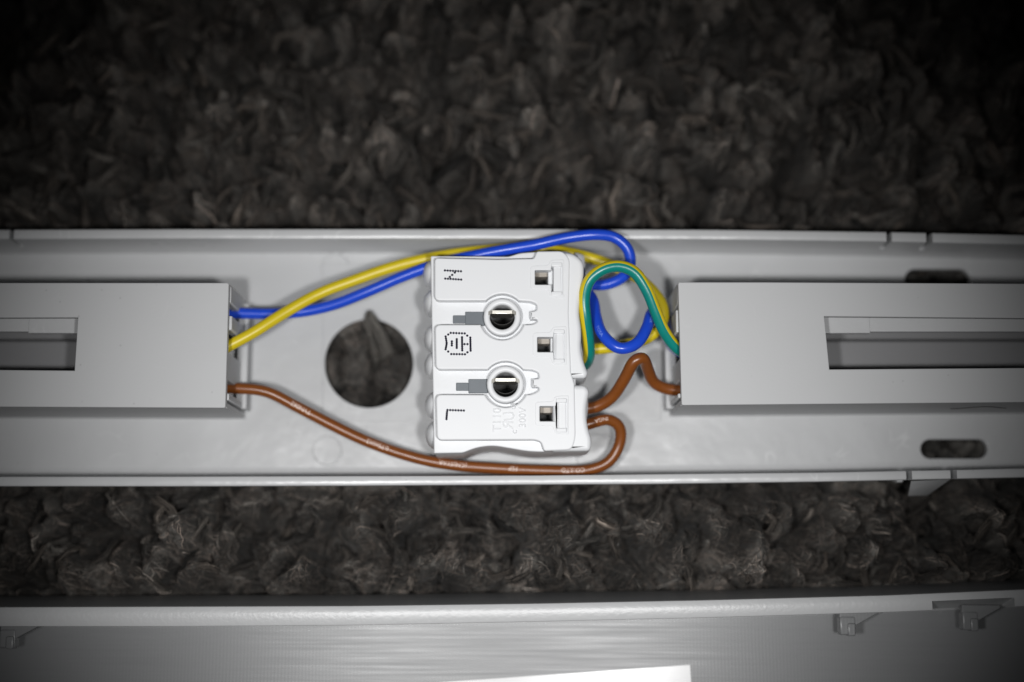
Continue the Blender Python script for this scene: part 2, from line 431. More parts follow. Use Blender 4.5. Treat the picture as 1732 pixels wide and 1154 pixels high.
def build_pile():
    NT = 3000
    x = rng.uniform(-112, 112, NT); y = rng.uniform(-62, 96, NT)
    keep = ~(y < COVER_Y - 9)
    hole = P(624, 615, -2)
    r2 = (x - hole[0]) ** 2 + (y - hole[1]) ** 2
    keep &= ~((y < TRAY_Y1 - 7) & (y > TRAY_Y0 + 7) & (r2 > 13 ** 2) & (x < 55))
    x, y = x[keep], y[keep]; n = len(x)
    hole_r = (x - hole[0]) ** 2 + (y - hole[1]) ** 2
    in_hole = hole_r < 6.0 ** 2
    under = ((y < TRAY_Y1 + 1.2) & (y > TRAY_Y0 - 1.2)) | (y < COVER_Y + 1.5)
    near = (y < TRAY_Y0 - 1.2) & (y > COVER_Y + 1.5)
    top = felt_z(x, y) + rng.uniform(-.2, 1.3, n)
    top = np.where(under, np.minimum(top, -3.2), np.minimum(top, np.where(near, 5.0, 2.0)))
    top = np.where(in_hole, np.minimum(top + 3, -3.0), top)
    # curled locks that follow the swirls of the pile
    S = 9
    ang = hashn(x, y, .9) * 7 + hashn(x + 50, y + 9, 2.0) * 4 + rng.normal(0, .45, n)
    lean = rng.uniform(1.2, 2.0, n); L = rng.uniform(5, 13, n); curl = rng.normal(0, .26, n)
    far = y > TRAY_Y1 + 1.2
    rad = rng.uniform(.18, .62, n) * np.where(far, 1.25, 1.0); L = L * np.where(far, 1.35, 1.0)
    pts = np.zeros((n, S, 3)); pts[:, 0, 0] = x; pts[:, 0, 1] = y; pts[:, 0, 2] = 0
    a = ang.copy(); le = lean * .3
    for k in range(1, S):
        a = a + curl + rng.normal(0, .18, n); le = le + lean * 1.9 / S
        st = L / S
        pts[:, k, 0] = pts[:, k - 1, 0] + st * np.sin(le) * np.cos(a)
        pts[:, k, 1] = pts[:, k - 1, 1] + st * np.sin(le) * np.sin(a)
        pts[:, k, 2] = pts[:, k - 1, 2] + st * np.cos(le)
    pts[:, :, 2] += (top - pts[:, :, 2].max(axis=1))[:, None]
    # keep locks out of the plastic above them
    py = pts[:, :, 1]
    lid = ((py < TRAY_Y1 + .8) & (py > TRAY_Y0 - .8)) | (py < COVER_Y + 1.0)
    pts[:, :, 2] = np.where(lid, np.minimum(pts[:, :, 2], -3.4), pts[:, :, 2])
    tone = np.clip(rng.lognormal(0, .5, n) * (0.30 + 1.25 * hashn(x - 9, y + 40, 2.2) * hashn(x + 3, y - 11, .8) ** .5), .14, 2.2)
    warm = rng.uniform(0, 1, n)
    base = np.stack([0.050 + .009 * warm, 0.0465 + .0025 * warm, 0.042 - .001 * warm], 1) * tone[:, None]
    # one lock sticks up through the round hole
    lk = np.array([P(672, 645, -6), P(664, 628, -5), P(657, 606, -4), P(650, 585, -2.5), P(642, 566, -1), P(634, 551, 0.5), P(628, 540, 1.6), P(625, 532, 2.2), P(624, 526, 2.4)])
    for off, rr in (((0, 0, 0), .9), ((-1.3, -.9, -.5), .7), ((1.0, -.5, -.6), .7), ((-.5, -.8, .2), .5), ((.6, .3, .1), .5), ((-2.2, -1.5, -.9), .6), ((1.9, -1.2, -.9), .6)):
        taper = np.linspace(1, .2, S)[:, None]
        pts = np.concatenate([pts, (lk + np.array(off) * taper + rng.normal(0, .12, (S, 3)))[None]]); rad = np.append(rad, rr)
        base = np.vstack([base, [[.075, .070, .063]]])
    n = len(pts)
    T = np.gradient(pts, axis=1); T /= np.linalg.norm(T, axis=2, keepdims=True) + 1e-9
    ref = np.tile(np.array([.31, .22, .92]), (n, S, 1))
    A = np.cross(ref, T); A /= np.linalg.norm(A, axis=2, keepdims=True) + 1e-9
    B = np.cross(T, A)
    prof = np.array([.75, .95, 1, 1.05, 1, .95, .85, .62, .25])
    # cores
    K = 5; th = np.linspace(0, 2 * np.pi, K, endpoint=False)
    rr = rad[:, None] * prof[None] * rng.uniform(.85, 1.15, (n, S))
    cv = pts[:, :, None] + (rr[..., None, None] * .82) * (np.cos(th)[None, None, :, None] * A[:, :, None] + np.sin(th)[None, None, :, None] * B[:, :, None]) * rng.uniform(.8, 1.2, (n, S, K, 1))
    cv = cv.reshape(-1, 3)
    idx = np.arange(n)[:, None, None] * S * K + np.arange(S - 1)[None, :, None] * K + np.arange(K)[None, None, :]
    nx = np.arange(n)[:, None, None] * S * K + np.arange(S - 1)[None, :, None] * K + (np.arange(K)[None, None, :] + 1) % K
    cf = np.stack([idx, nx, nx + K, idx + K], -1).reshape(-1, 4)
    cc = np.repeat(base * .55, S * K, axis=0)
    # fibres wound round each lock
    F = 26; S2 = 5; ks = np.linspace(0, S - 1, S2)
    sel = np.clip(np.round(ks).astype(int), 0, S - 1)
    ph = rng.uniform(0, 2 * np.pi, (n, F, 1)) + np.cumsum(rng.normal(.25, .45, (n, F, S2)), axis=2)
    fr = rad[:, None, None] * prof[sel][None, None] * (1.0 + np.abs(rng.normal(0, .38, (n, F, S2))))
    fr[:, :, -1] *= rng.uniform(.7, 1.6, (n, F))
    fp = pts[:, None, sel] + fr[..., None] * (np.cos(ph)[..., None] * A[:, None, sel] + np.sin(ph)[..., None] * B[:, None, sel])
    fp += rng.normal(0, .17, fp.shape)
    fz = fp[..., 1]
    lid = (((fz < TRAY_Y1 + .4) & (fz > TRAY_Y0 - .4)) | (fz < COVER_Y + .6))
    lid[-7:] = False
    fp[..., 2] = np.where(lid, np.minimum(fp[..., 2], -2.2), fp[..., 2])
    wdt = rng.uniform(.025, .085, (n, F, 1, 1))
    side = -np.sin(ph)[..., None] * A[:, None, sel] + np.cos(ph)[..., None] * B[:, None, sel]
    tap = np.array([1, 1, 1, .8, .15])[None, None, :, None]
    fa = fp + side * wdt * tap; fb = fp - side * wdt * tap
    fv = np.stack([fa, fb], 3).reshape(-1, 3)
    nf = n * F; off = len(cv)
    i0 = off + np.arange(nf)[:, None] * S2 * 2 + np.arange(S2 - 1)[None] * 2
    ffq = np.stack([i0, i0 + 1, i0 + 3, i0 + 2], -1).reshape(-1, 4)
    fc = np.repeat(base, F, axis=0) * rng.lognormal(.1, .45, (nf, 1))
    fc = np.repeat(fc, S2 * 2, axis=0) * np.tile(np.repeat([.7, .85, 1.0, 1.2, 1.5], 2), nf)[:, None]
    V0, F0, C0 = build_felt(); o0 = len(cv) + len(fv)
    V = np.vstack([cv, fv, V0]) * U; Fc = np.vstack([cf, ffq, F0 + o0]); C = np.vstack([cc, fc, C0])
    me = bpy.data.meshes.new('rug_pile')
    me.vertices.add(len(V)); me.vertices.foreach_set('co', V.astype(np.float32).ravel())
    me.loops.add(len(Fc) * 4); me.loops.foreach_set('vertex_index', Fc.astype(np.int32).ravel())
    me.polygons.add(len(Fc)); me.polygons.foreach_set('loop_start', np.arange(0, len(Fc) * 4, 4, dtype=np.int32))
    me.polygons.foreach_set('use_smooth', np.ones(len(Fc), bool))
    me.update()
    ca = me.color_attributes.new('fibre_tone', 'FLOAT_COLOR', 'POINT')
    ca.data.foreach_set('color', np.hstack([np.clip(C, 0, 1), np.ones((len(C), 1))]).astype(np.float32).ravel())
    o = link(me, 'rug_pile', 'wool', None, 0)
    o['kind'] = 'stuff'; o['label'] = 'dark grey brown shaggy wool pile of the rug'
build_pile()

# ------------------------------------------------------------------ tray
tray = thing('fixture_tray', 'long pale grey plastic tray with low rims, holding white terminal block and wires', 'tray', P(866, 605, -1.6))
XS = list(range(-220, 1990, 40))
def hole_outline(z, r):
    cx, cy = 624, 615
    pts = [p for p in circ(cx, cy, r, 0, 360, 72)]
    return px([(max(a, 549.5 - (r - 75)), b) for a, b in pts], z)
def slot(xa, xb, ya, yb, z):
    r = (yb - ya) / 2; yc = (ya + yb) / 2
    return px(circ(xb - r, yc, r, -90, 90, 12) + circ(xa + r, yc, r, 90, 270, 12), z)
FM_T = lambda x: ip(TOP_I, x) + 24
FM_B = lambda x: ip(BOT_I, x) - 14
out = [P(x, FM_T(x) - 14, 0)[:2] for x in XS] + [P(x, FM_B(x) + 18, 0)[:2] for x in reversed(XS)]
plate('floor', [out, hole_outline(0, 76), slot(1530, 1642, 455, 492, 0), slot(1557, 1671, 743, 776, 0)], -1.6, 0, .12, 'tray', tray)
pad = fillet([(546, 446, 4), (1118, 446, 4), (1118, 713, 4), (546, 713, 4)], 4)
plate('raised_pad', [px(pad, .4), hole_outline(.4, 75)], 0.03, .4, .1, 'tray', tray)
for cx, cy, r in ((553, 763, 26), (1012, 772, 38), (568, 452, 25)):
    plate('ejector_mark', [px(circ(cx, cy, r, 0, 360, 48), .3), px(circ(cx, cy, r - 3.2, 0, 360, 48), .3)], .02, .3, .1, 'tray', tray)

def wall(name, xa, xb, far, ZW=ZR):
    st = [xa] + [x for x in XS if xa + 5 < x < xb - 5] + [xb]; rows = []
    for x in st:
        if far:
            o = P(x, ip(TOP_O, x), ZR); i = P(x, ip(TOP_I, x), ZR); b = P(x, ip(TOP_I, x) + 24.5, 0)
            X = o[0]
            rows.append([(X, o[1] + .2, -1.5), (X, o[1], ZW - .4), (X, o[1] - .12, ZW - .1), (X, o[1] - .4, ZW), (X, i[1] + .4, ZW),
                         (X, i[1] + .1, ZW - .12), (X, i[1], ZW - .45), (X, b[1] + .3, .5), (X, b[1], .05), (X, b[1], -1.2)])
        else:
            o = P(x, ip(BOT_O, x), ZR); i = P(x, ip(BOT_I, x), ZR); X = o[0]
            R = 1.9
            prof = [(X, o[1] + .95, -1.5), (X, o[1], ZW - .4), (X, o[1] + .12, ZW - .1), (X, o[1] + .4, ZW), (X, i[1] - .4, ZW),
                    (X, i[1] - .1, ZW - .12), (X, i[1], ZW - .45)]
            for k in range(7):
                a = math.pi / 2 * k / 6
                prof.append((X, i[1] + .25 + R * (1 - math.cos(a)), .04 + R * (1 - math.sin(a))))
            prof.append((X, i[1] + .25 + R, -1.2)); rows.append(prof)
    return sweep(name, rows, 'tray', tray)
for a, b in ((-220, 16), (24, 1499), (1508, 1566), (1577, 1980)): wall('rim_wall' if b - a > 100 else 'clip', a, b, True)
for a, b in ((-220, 1533), (1543, 1608), (1619, 1980)): wall('rim_wall' if b - a > 100 else 'clip', a, b, False)
# low webs that close the foot of the clip slots
for a, b, far in ((16.2, 23.8, True), (1499.2, 1507.8, True), (1566.2, 1576.8, True), (1533.2, 1542.8, False), (1608.2, 1618.8, False)):
    wall('slot_web', a, b, far, 4.0)
# catch of the near clip, reaching out over the rug
t0 = [P(1541, 814, 9.2), P(1607, 811, 9.2), P(1569, 838, 4.5), P(1536, 839, 4.5)]
t1 = [P(1541, 814, 3.0), P(1607, 811, 3.0), P(1569, 838, 2.6), P(1536, 839, 2.6)]
mesh('catch', t0 + t1, [(0, 1, 2, 3), (4, 7, 6, 5), (0, 4, 5, 1), (1, 5, 6, 2), (2, 6, 7, 3), (3, 7, 4, 0)], 'tray', tray)

# ------------------------------------------------------------------ driver boxes
ZB = 18.0
def driver_box(name, label, right):
    if right:
        xe0, xe1, xf = 1147, 1153, 1960
        topy = lambda x: 477.5 + max(0, x - 1300) * .0055; boty = lambda x: 685.5 - max(0, x - 1150) * .0088
        win = [(1394, 535), (1403, 625), (1930, 621), (1930, 540)]
    else:
        xe0, xe1, xf = 387, 381, -215
        topy = lambda x: 478.5; boty = lambda x: 690 - max(0, 380 - x) * .005
        win = [(132, 537), (126, 627), (-200, 624), (-200, 538)]
    xs = np.linspace(xe0, xf, 12)
    root = thing(name, label, 'driver box', P((xe0 + xf) / 2, 590, 0), 'driver boxes clipped into the tray')
    outl = [P(x, topy(x), ZB)[:2] for x in xs] + [P(x if k else xe1, boty(x), ZB)[:2] for k, x in reversed(list(enumerate(xs)))]
    r = fillet([(a, b, .35 if i in (0, len(outl) - 1) else 0) for i, (a, b) in enumerate(outl)], 3)
    plate('top_panel', [r, px(win, ZB)], ZB - 1.4, ZB, .14, 'box', root)
    sgn = 1 if right else -1
    # long side walls
    for f in (topy, boty):
        inn = 9.5 if f is topy else -9.5
        rows = []
        for x in [xe1 if f is boty else xe0] + list(xs[1:]):
            p = P(x, f(x), ZB); q = P(x, f(x) + inn, ZB)
            s = -.06 if f is topy else .06
            rows.append([(p[0], p[1] + s, .1), (p[0], p[1] + s, ZB - 1.3), (p[0], q[1], ZB - 1.3), (p[0], q[1], .1)])
        sweep('side_wall', rows, 'box', root)
    # posts of the end wall, with gaps where the wires come out
    X = P(xe0, 580, ZB)[0] - sgn * .05
    segs = ((489, 517), (538, 562), (598, 644), (668, 680)) if not right else ((489, 520), (528, 566), (608, 645), (668, 676))
    for k, (a, b) in enumerate(segs):
        ya = P(xe0, a, ZB * .8)[1]; yb = P(xe0, b, ZB * .8)[1]
        d = (.2, -.1, .5, .0)[k]
        xa, xb = sorted((X + sgn * d, X + sgn * (d + 1.5)))
        block('end_post', xa, xb, min(ya, yb), max(ya, yb), .1, ZB - 1.45, .25, 'box', root)
    # threshold under the wires
    ya, yb = P(xe0, 489, ZB)[1], P(xe0, 676, ZB)[1]
    xa, xb = sorted((X - sgn * .7, X + sgn * 1.2))
    block('end_sill', xa, xb, yb, ya, .08, 4.6, .25, 'box', root)
    # what shows through the window: ledge, step and inner floor
    x0, x1 = (1375, 1950) if right else (-205, 150)
    a = P(x0, 508, 14); b = P(x1, 561, 14)
    block('ledge', min(a[0], b[0]), max(a[0], b[0]), b[1], a[1], 12.6, 14, .1, 'tray', root)
    xa, xb = (1375, 1472) if right else (50, 150)
    a2 = P(xa, 520, 14.3); b2 = P(xb, 563.5, 14.3)
    block('ledge_tip', a2[0], b2[0], b2[1], a2[1], 12.8, 14.25, .1, 'tray', root)
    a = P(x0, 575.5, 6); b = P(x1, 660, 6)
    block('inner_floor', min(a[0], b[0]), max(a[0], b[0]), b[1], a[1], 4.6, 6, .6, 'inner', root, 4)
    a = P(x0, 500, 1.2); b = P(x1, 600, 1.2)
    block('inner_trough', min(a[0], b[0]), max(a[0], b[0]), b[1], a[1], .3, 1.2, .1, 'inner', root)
    return root
driver_box('driver_box', 'grey driver box at the left end, with blue, yellow and brown wires leaving it', False)
driver_box('driver_box', 'grey driver box right of the wire loops, with long window open to the right', True)

# ------------------------------------------------------------------ terminal block
ZD, ZT = 16.4, 18.4             # lower deck and key plates
tb = thing('terminal_block', 'white three-pole terminal block marked N, earth and L in the middle of tray', 'terminal block', P(862, 600, 0))
RA = [(849.5, 536), (855, 650)]
right_edge = [(966, 425, 10), (986, 437, 8), (989, 455, 6), (984, 478, 10), (980, 502, 10), (984, 523, 5), (977, 530, 5), (979, 536, 4), (986, 539, 6),
              (985, 565, 10), (981, 590, 12), (986, 612, 10), (994, 631, 5), (992, 639, 3), (980, 641, 1.5), (980, 651, 1.5), (996, 653, 4), (996, 668, 6),
              (990, 690, 14), (992, 718, 10), (1001, 744, 6), (1000, 761, 6)]
# lower body
bodyo = fillet([(728.5, 433, 3), (860, 434, 3), (880, 428, 6), (907, 426, 3)] + [(a - 6, b, c) for a, b, c in right_edge] +
               [(915, 764.5, 8), (892, 763.5, 12), (860, 758, 12), (834, 753.5, 14), (806, 757, 12), (783, 766, 5), (734, 767, 2)], 5)
hoods = [fillet([(935, 428, 2), (968, 427, 12), (987, 442, 12), (988, 462, 10), (981, 505, 20), (979, 530, 15), (984, 560, 15), (982, 590, 15), (988, 615, 12), (995, 632, 6), (990, 640, 4), (935, 640, 2)], 6),
         fillet([(935, 652, 2), (990, 652, 6), (997, 661, 6), (991, 690, 18), (993, 720, 15), (1001, 744, 8), (999, 763, 8), (935, 764, 2)], 6)]
holes = []
for cx, cy in RA: holes.append(px(circ(cx, cy, 23, 0, 360, 40), ZD))
WIN = [(905, 458, 927, 481), (909, 571, 931, 595), (913, 688, 935, 712)]
for a, b, c, d in WIN: holes.append(px(fillet([(a, b, 1), (c, b, 1), (c, d, 1), (a, d, 1)], 2), ZD))
plate('body', [px(bodyo, ZD)] + holes, 2.0, ZD, .22, 'white', tb, res=3)
for hd in hoods: plate('entry_hood', [px(hd, ZT - .6)], 9.0, ZT - .2, .75, 'white', tb, 60, res=5)
# pedestal below the lip
ped = fillet([(745, 445, 6), (970, 440, 6), (978, 750, 6), (920, 756, 6), (900, 752, 8), (834, 745, 8), (745, 752, 6)], 4)
plate('pedestal', [px(ped, 2.1)], .3, 2.2, .1, 'white', tb)
# key plates (comb shape), channel walls run round the two collars
def channel(y0, y1, cx, cy, R=39):
    def ang(y): return math.degrees(math.asin((cy - y) / R))
    au, al = ang(y0), ang(y1)
    up = circ(cx, cy, R, 180 - au, au, 18)       # over the collar, left to right
    lo = circ(cx, cy, R, al, -180 - al, 18)      # under the collar, right to left
    return up, lo
u1, l1 = channel(508.5, 549, *RA[0]); u2, l2 = channel(625, 667.5, *RA[1])
def fl(pts): return [(a, b, 0) for a, b in pts]
comb = [(735, 436, 7), (842, 438.5, 0), (903, 437, 3), (908, 425, 3), (952, 424.5, 8), (964, 438, 12), (962, 530, 0), (966, 630, 0), (972, 650, 0), (974, 740, 14), (968, 761, 10)] + [(920, 763, 4), (915, 747, 8), (903, 744, 4), (739, 744.5, 9), (737, 667, 10)]
comb += fl(list(reversed(l2))) + [(898, 667, 3), (906, 664, 4), (912, 660, 4), (911, 655, 2), (900, 655, 1), (900, 641, 1), (912, 640, 3), (911, 630, 5), (900, 626, 2)] + fl(list(reversed(u2)))
comb += [(737, 625, 9), (735.5, 549, 10)]
comb += fl(list(reversed(l1))) + [(894, 549, 3), (903, 548, 4), (909, 544, 4), (908, 540, 2), (897, 540, 1), (897, 527, 1), (908, 525, 3), (908, 514, 5), (897, 510, 2)] + fl(list(reversed(u1)))
comb += [(735, 508.5, 9)]
comb_o = fillet(comb, 5)
TW = []
for a, b, c, d in WIN:
    TW.append([(a - .5, b - 1, 1.5), (c + 5, b - 1, 1), (c + 6, b - 14, 1.5), (c + 24, b - 14, 2), (c + 24, d + 19, 2), (c + 6, d + 19, 1.5), (c + 5, d + 1, 1), (a - .5, d + 1, 1.5)])
kp = plate('key_plates', [px(comb_o, ZT)] + [px(fillet(t, 3), ZT) for t in TW], ZD - .4, ZT, .26, 'white', tb, res=3)
kp['label'] = 'three raised key plates with printed pole marks'
# sunken floors of the hook windows
for (a, b, c, d) in WIN:
    lo = px(fillet([(a - 1.5, b - 2, 1), (c + 25, b - 15, 1), (c + 25, d + 20, 1), (a - 1.5, d + 2, 1)], 2), ZT - .9)
    ho = px([(a, b), (c, b), (c, d), (a, d)], ZT - .9)
    sur = fillet([(a - 8, b - 8, 6), (c, b - 9, 4), (c + 4, b - 18, 5), (c + 27, b - 19, 3), (c + 27, d + 23, 3), (c + 4, d + 22, 5), (c, d + 9, 4), (a - 8, d + 8, 6)], 4)
    wf = plate('hook_window', [px(sur, ZT + .09)] + [px(fillet([(p[0], p[1], 2) for p in TW[WIN.index((a, b, c, d))]], 3), ZT + .09)], ZT - .2, ZT + .09, .08, 'white', tb)
    mid = (b + d) / 2
    for (xa, xb, ya, yb, z0, z1, nm) in ((c + 9, c + 22.5, b - 10, d + 15, ZD, ZT - .05, 'hook_bar'), (c + 5.5, c + 24, b - 14.5, b - 7, ZD, ZT + .18, 'hook_cap'), (c + 5.5, c + 24, d + 12, d + 19.5, ZD, ZT + .18, 'hook_cap')):
        h = blockpx(nm, xa, xb, ya, yb, z0 - .6, z1, .16, 'white', tb)
    blockpx('contact_tip', a, c, b, mid - 1, 12.0, 14.6, .15, 'tip', tb)
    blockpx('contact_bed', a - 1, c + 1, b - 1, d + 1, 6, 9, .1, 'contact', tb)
# collars with spring blades
for k, (cx, cy) in enumerate(RA):
    cl = plate('collar', [px(circ(cx, cy, 31.5, 0, 360, 56), ZT + .3), px(circ(cx, cy, 21, 0, 360, 48), ZT + .3)], ZD - .6, ZT + .3, .42, 'white', tb, res=3)
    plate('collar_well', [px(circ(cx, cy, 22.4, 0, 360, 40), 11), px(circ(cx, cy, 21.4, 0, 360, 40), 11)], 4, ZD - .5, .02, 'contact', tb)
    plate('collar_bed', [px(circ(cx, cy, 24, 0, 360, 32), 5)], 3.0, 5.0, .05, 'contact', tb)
    y0 = cy - 9 if k == 0 else cy - 8
    c0 = P(cx, y0, ZT)
    for (dx0, dx1, dz, w) in ((-1.75, 1.75, 0, .3),):
        block('spring_blade', c0[0] + dx0, c0[0] + dx1, c0[1] - .3, c0[1] + .32, ZT - 4.5, ZT - .45, .08, 'steel', tb)
    for s in (-1, 1):
        # flared ears of the blade
        xa = c0[0] + s * 1.8; xb = c0[0] + s * 2.35
        v = [(xa, c0[1] + .3, ZT + .2), (xb, c0[1] - .1, ZT + .36), (xb, c0[1] - .75, ZT + .36), (xa, c0[1] - .4, ZT + .2)]
        v += [(p[0], p[1], p[2] - 2.5) for p in v]
        mesh('blade_ear', v, [(0, 1, 2, 3), (4, 7, 6, 5), (0, 4, 5, 1), (1, 5, 6, 2), (2, 6, 7, 3), (3, 7, 4, 0)], 'steel', tb)
    # shadowed recess given as a dark block, the pin lying in the channel
    blockpx('recess_block', cx - 62.5, cx - 30, cy - 8.5, cy + 15, ZD - 1, ZD + .55, .1, 'slot_fill', tb)
    blockpx('recess_block_tip', cx - 83.5, cx - 61.5, cy - 2.5, cy + 11, ZD - 1, ZD + .35, .1, 'slot_fill', tb)
# rounded wire inlets on the left flank
for yc in (463, 512, 572, 618, 685, 735):
    me = bpy.data.meshes.new('wire_inlet'); bm = bmesh.new()
    bmesh.ops.create_uvsphere(bm, u_segments=24, v_segments=16, radius=1)
    p = P(729 + (yc - 463) * .017, yc, 12)
    for v in bm.verts:
        v.co = Vector(((p[0] + 0.6 + v.co.x * 2.1), p[1] + v.co.y * 2.55, 10.5 + v.co.z * 5.2)) * U
    bm.to_mesh(me); bm.free(); link(me, 'wire_inlet', 'white', tb, 60)
# funnel lips on the right flank
for (x, yc, ry) in ((984, 462, 3.6), (982, 577, 4.2), (988, 685, 3.2)):
    pts = fillet([(x - 12, yc - ry * 10, 3), (x + 4, yc - ry * 9, 6), (x + 8, yc, 20), (x + 4, yc + ry * 9, 6), (x - 12, yc + ry * 10, 3)], 5)
    plate('wire_funnel', [px(pts, 11.5)], 3.0, 11.5, .5, 'white', tb)

# printed dot marks
def dots(name, pts, parent):
    v = []; f = []
    for a, b in pts:
        c = P(a, b, ZT + .012); i = len(v)
        for k in range(10):
            an = 2 * math.pi * k / 10
            v.append((c[0] + .205 * math.cos(an), c[1] + .205 * math.sin(an), ZT + .012))
        f.append(tuple(range(i, i + 10)))
    return mesh(name, v, f, 'ink', parent, 0)
def cr1(pts): return [(690 + a / 5.4125, 400 + b / 5.4125) for a, b in pts]
def cr2(pts): return [(690 + a / 5.4125, 590 + b / 5.4125) for a, b in pts]
def row(a, b, n): return [(a[0] + (b[0] - a[0]) * i / (n - 1), a[1] + (b[1] - a[1]) * i / (n - 1)) for i in range(n)]
dots('letter_n', cr1(row((362, 335), (508, 343), 7) + row((365, 410), (510, 419), 7) + [(406, 394), (428, 376), (452, 355)]), kp)
dots('earth_symbol', cr1(row((415, 907), (543, 912), 6) + [(566, 932)] + row((594, 950), (597, 1070), 8) + [(568, 1085)] + row((420, 1101), (545, 1103), 6) +
     [(392, 1078), (392, 922)] + row((368, 940), (377, 995), 4) + row((377, 1010), (368, 1057), 4) + row((425, 985), (425, 1022), 3) + row((470, 965), (470, 1045), 6) +
     row((518, 947), (520, 1067), 8) + [(541, 1010), (568, 1010)]), kp)
dots('letter_l', cr2(row((385, 585), (535, 590), 7) + row((381, 602), (376, 668), 5)), kp)
# raised lettering
def raised(s, size, pxx, pyy, rot, name, sx=1.0, h=.10):
    me = text_mesh(s, size, h); c = P(pxx, pyy, ZT)
    me.transform(Matrix.Scale(U, 4) @ Matrix.Translation((c[0], c[1], ZT + .0)) @ Matrix.Rotation(math.radians(rot), 4, 'Z') @ Matrix.Diagonal((sx, 1, 1, 1)))
    me.name = name; return link(me, name, 'white', kp, 0)
raised('T110', 1.95, 845.5, 715, 90, 'raised_text')
raised('300V', 1.65, 888.5, 711, 90, 'raised_text')
raised('us', 1.2, 872.5, 692, 90, 'raised_text')
raised('c', 1.5, 874, 735.5, 90, 'raised_text')
raised('R', 2.5, 864.5, 723.5, 90, 'raised_mark', -1.0)
raised('U', 2.6, 866, 708.5, 97, 'raised_mark', .9)

# ------------------------------------------------------------------ wires
def wire(name, label, pts, r, mat, stripe=None, sides=20):
    q = smoothpath(pts)
    w_ = rng.normal(0, 1, q.shape)
    for _ in range(60): w_[1:-1] = (w_[:-2] + w_[1:-1] * 2 + w_[2:]) / 4      # slight hand-bent unevenness
    q = q + w_ / (np.abs(w_).max() + 1e-9) * .13
    v, f = tube(q, r, sides)
    o = mesh(name, v, f, mat if not stripe else [mat, stripe[0]], None, 60)
    if stripe:
        a0, a1 = stripe[1], stripe[2]
        for p in o.data.polygons:
            if len(p.vertices) == 4:
                k = min(i % sides for i in p.vertices); 
                ks = sorted(i % sides for i in p.vertices)
                k = sides - .5 if (ks[0] == 0 and ks[-1] == sides - 1) else ks[0] + .5
                a = (k / sides * 360 + 180) % 360 - 180
                if a0 <= a <= a1: p.material_index = 1
    tag(o, label, 'wire', 'wires joined to the terminal block'); o['_'] = 0; del o['_']
    return o, q, r

BROWN_L = [(352, 655, 8), (400, 657, 8), (450, 663, 7.8), (500, 687, 7), (560, 718.5, 6), (620, 746.5, 5.2), (690, 771, 4.8), (760, 786, 4.8), (850, 793, 5), (940, 796, 5),
           (995, 795, 5.2), (1030, 781, 5.8), (1049, 748, 6.6), (1048, 722, 7.6), (1029, 709.5, 8.4), (1004, 715, 9), (975, 724, 9)]
b1, q1, _ = wire('brown_wire', 'long brown wire sagging from left box to the L terminal along the near rim', BROWN_L, .98, 'brown')
b2, q2, _ = wire('brown_wire', 'short brown wire peaking between L terminal and right box', [(975, 692, 9), (1005, 690, 9.2), (1034, 674, 10.5), (1056, 641, 13), (1074, 610, 15), (1086, 605, 15),
             (1096, 625, 12), (1107, 648, 9.5), (1132, 659, 8.5), (1175, 660, 8.5)], 1.02, 'brown')
wire('blue_wire', 'long blue wire arching over the far rim from left box to N terminal', [(360, 530, 8), (405, 530, 8), (460, 531, 8), (510, 528, 8), (560, 517, 8.5), (620, 494, 9.5), (680, 468, 10.5), (740, 447, 11.5),
      (820, 429, 13), (900, 415, 14), (960, 402, 14), (1005, 397, 14), (1040, 402, 13.5), (1062, 422, 13), (1066, 448, 12), (1052, 470, 10.5), (1022, 482, 9.5), (995, 481, 9), (965, 478, 9)], .98, 'blue')
b4, q4, _ = wire('blue_wire', 'short blue wire hanging as a U inside the green loop', [(965, 488, 8), (990, 493, 9), (1003, 508, 10.5), (1008, 535, 12.5), (1019, 566, 14.5), (1048, 590, 15.5), (1076, 582, 15), (1094, 556, 13.5),
      (1102, 530, 11.2), (1111, 528, 8.5), (1119, 545, 6.4), (1130, 572, 6), (1148, 594, 6), (1180, 600, 6)], 1.0, 'blue')
wire('earth_wire', 'long yellow earth wire running from left box behind the block and round to earth terminal', [(340, 610, 12.5), (388, 585, 13), (430, 562, 12.5), (480, 530, 11.5), (540, 497, 10.5), (600, 474, 10), (660, 453, 9.5), (720, 438, 9), (790, 427, 8.8),
      (860, 421, 9), (930, 423, 9), (985, 433, 9), (1045, 453, 9), (1095, 483, 9.5), (1121, 520, 10), (1119, 549, 10), (1094, 573, 10), (1055, 584, 9.5), (1015, 590, 9), (965, 592, 9)], 1.0, 'yellow', ('green', -140, -40))
wire('earth_wire', 'short green and yellow striped wire looping high beside the block into right box', [(972, 628, 6), (989, 617, 9), (996, 602, 12), (995, 575, 14.5), (991, 540, 16.5), (988, 505, 17.5), (996, 475, 18.5), (1016, 457, 19), (1045, 450, 19), (1072, 460, 18.6),
      (1093, 489, 17.8), (1109, 527, 16.5), (1125, 563, 15), (1146, 590, 13.6), (1170, 603, 12.8)], 1.02, 'green', ('yellow', -75, 74))

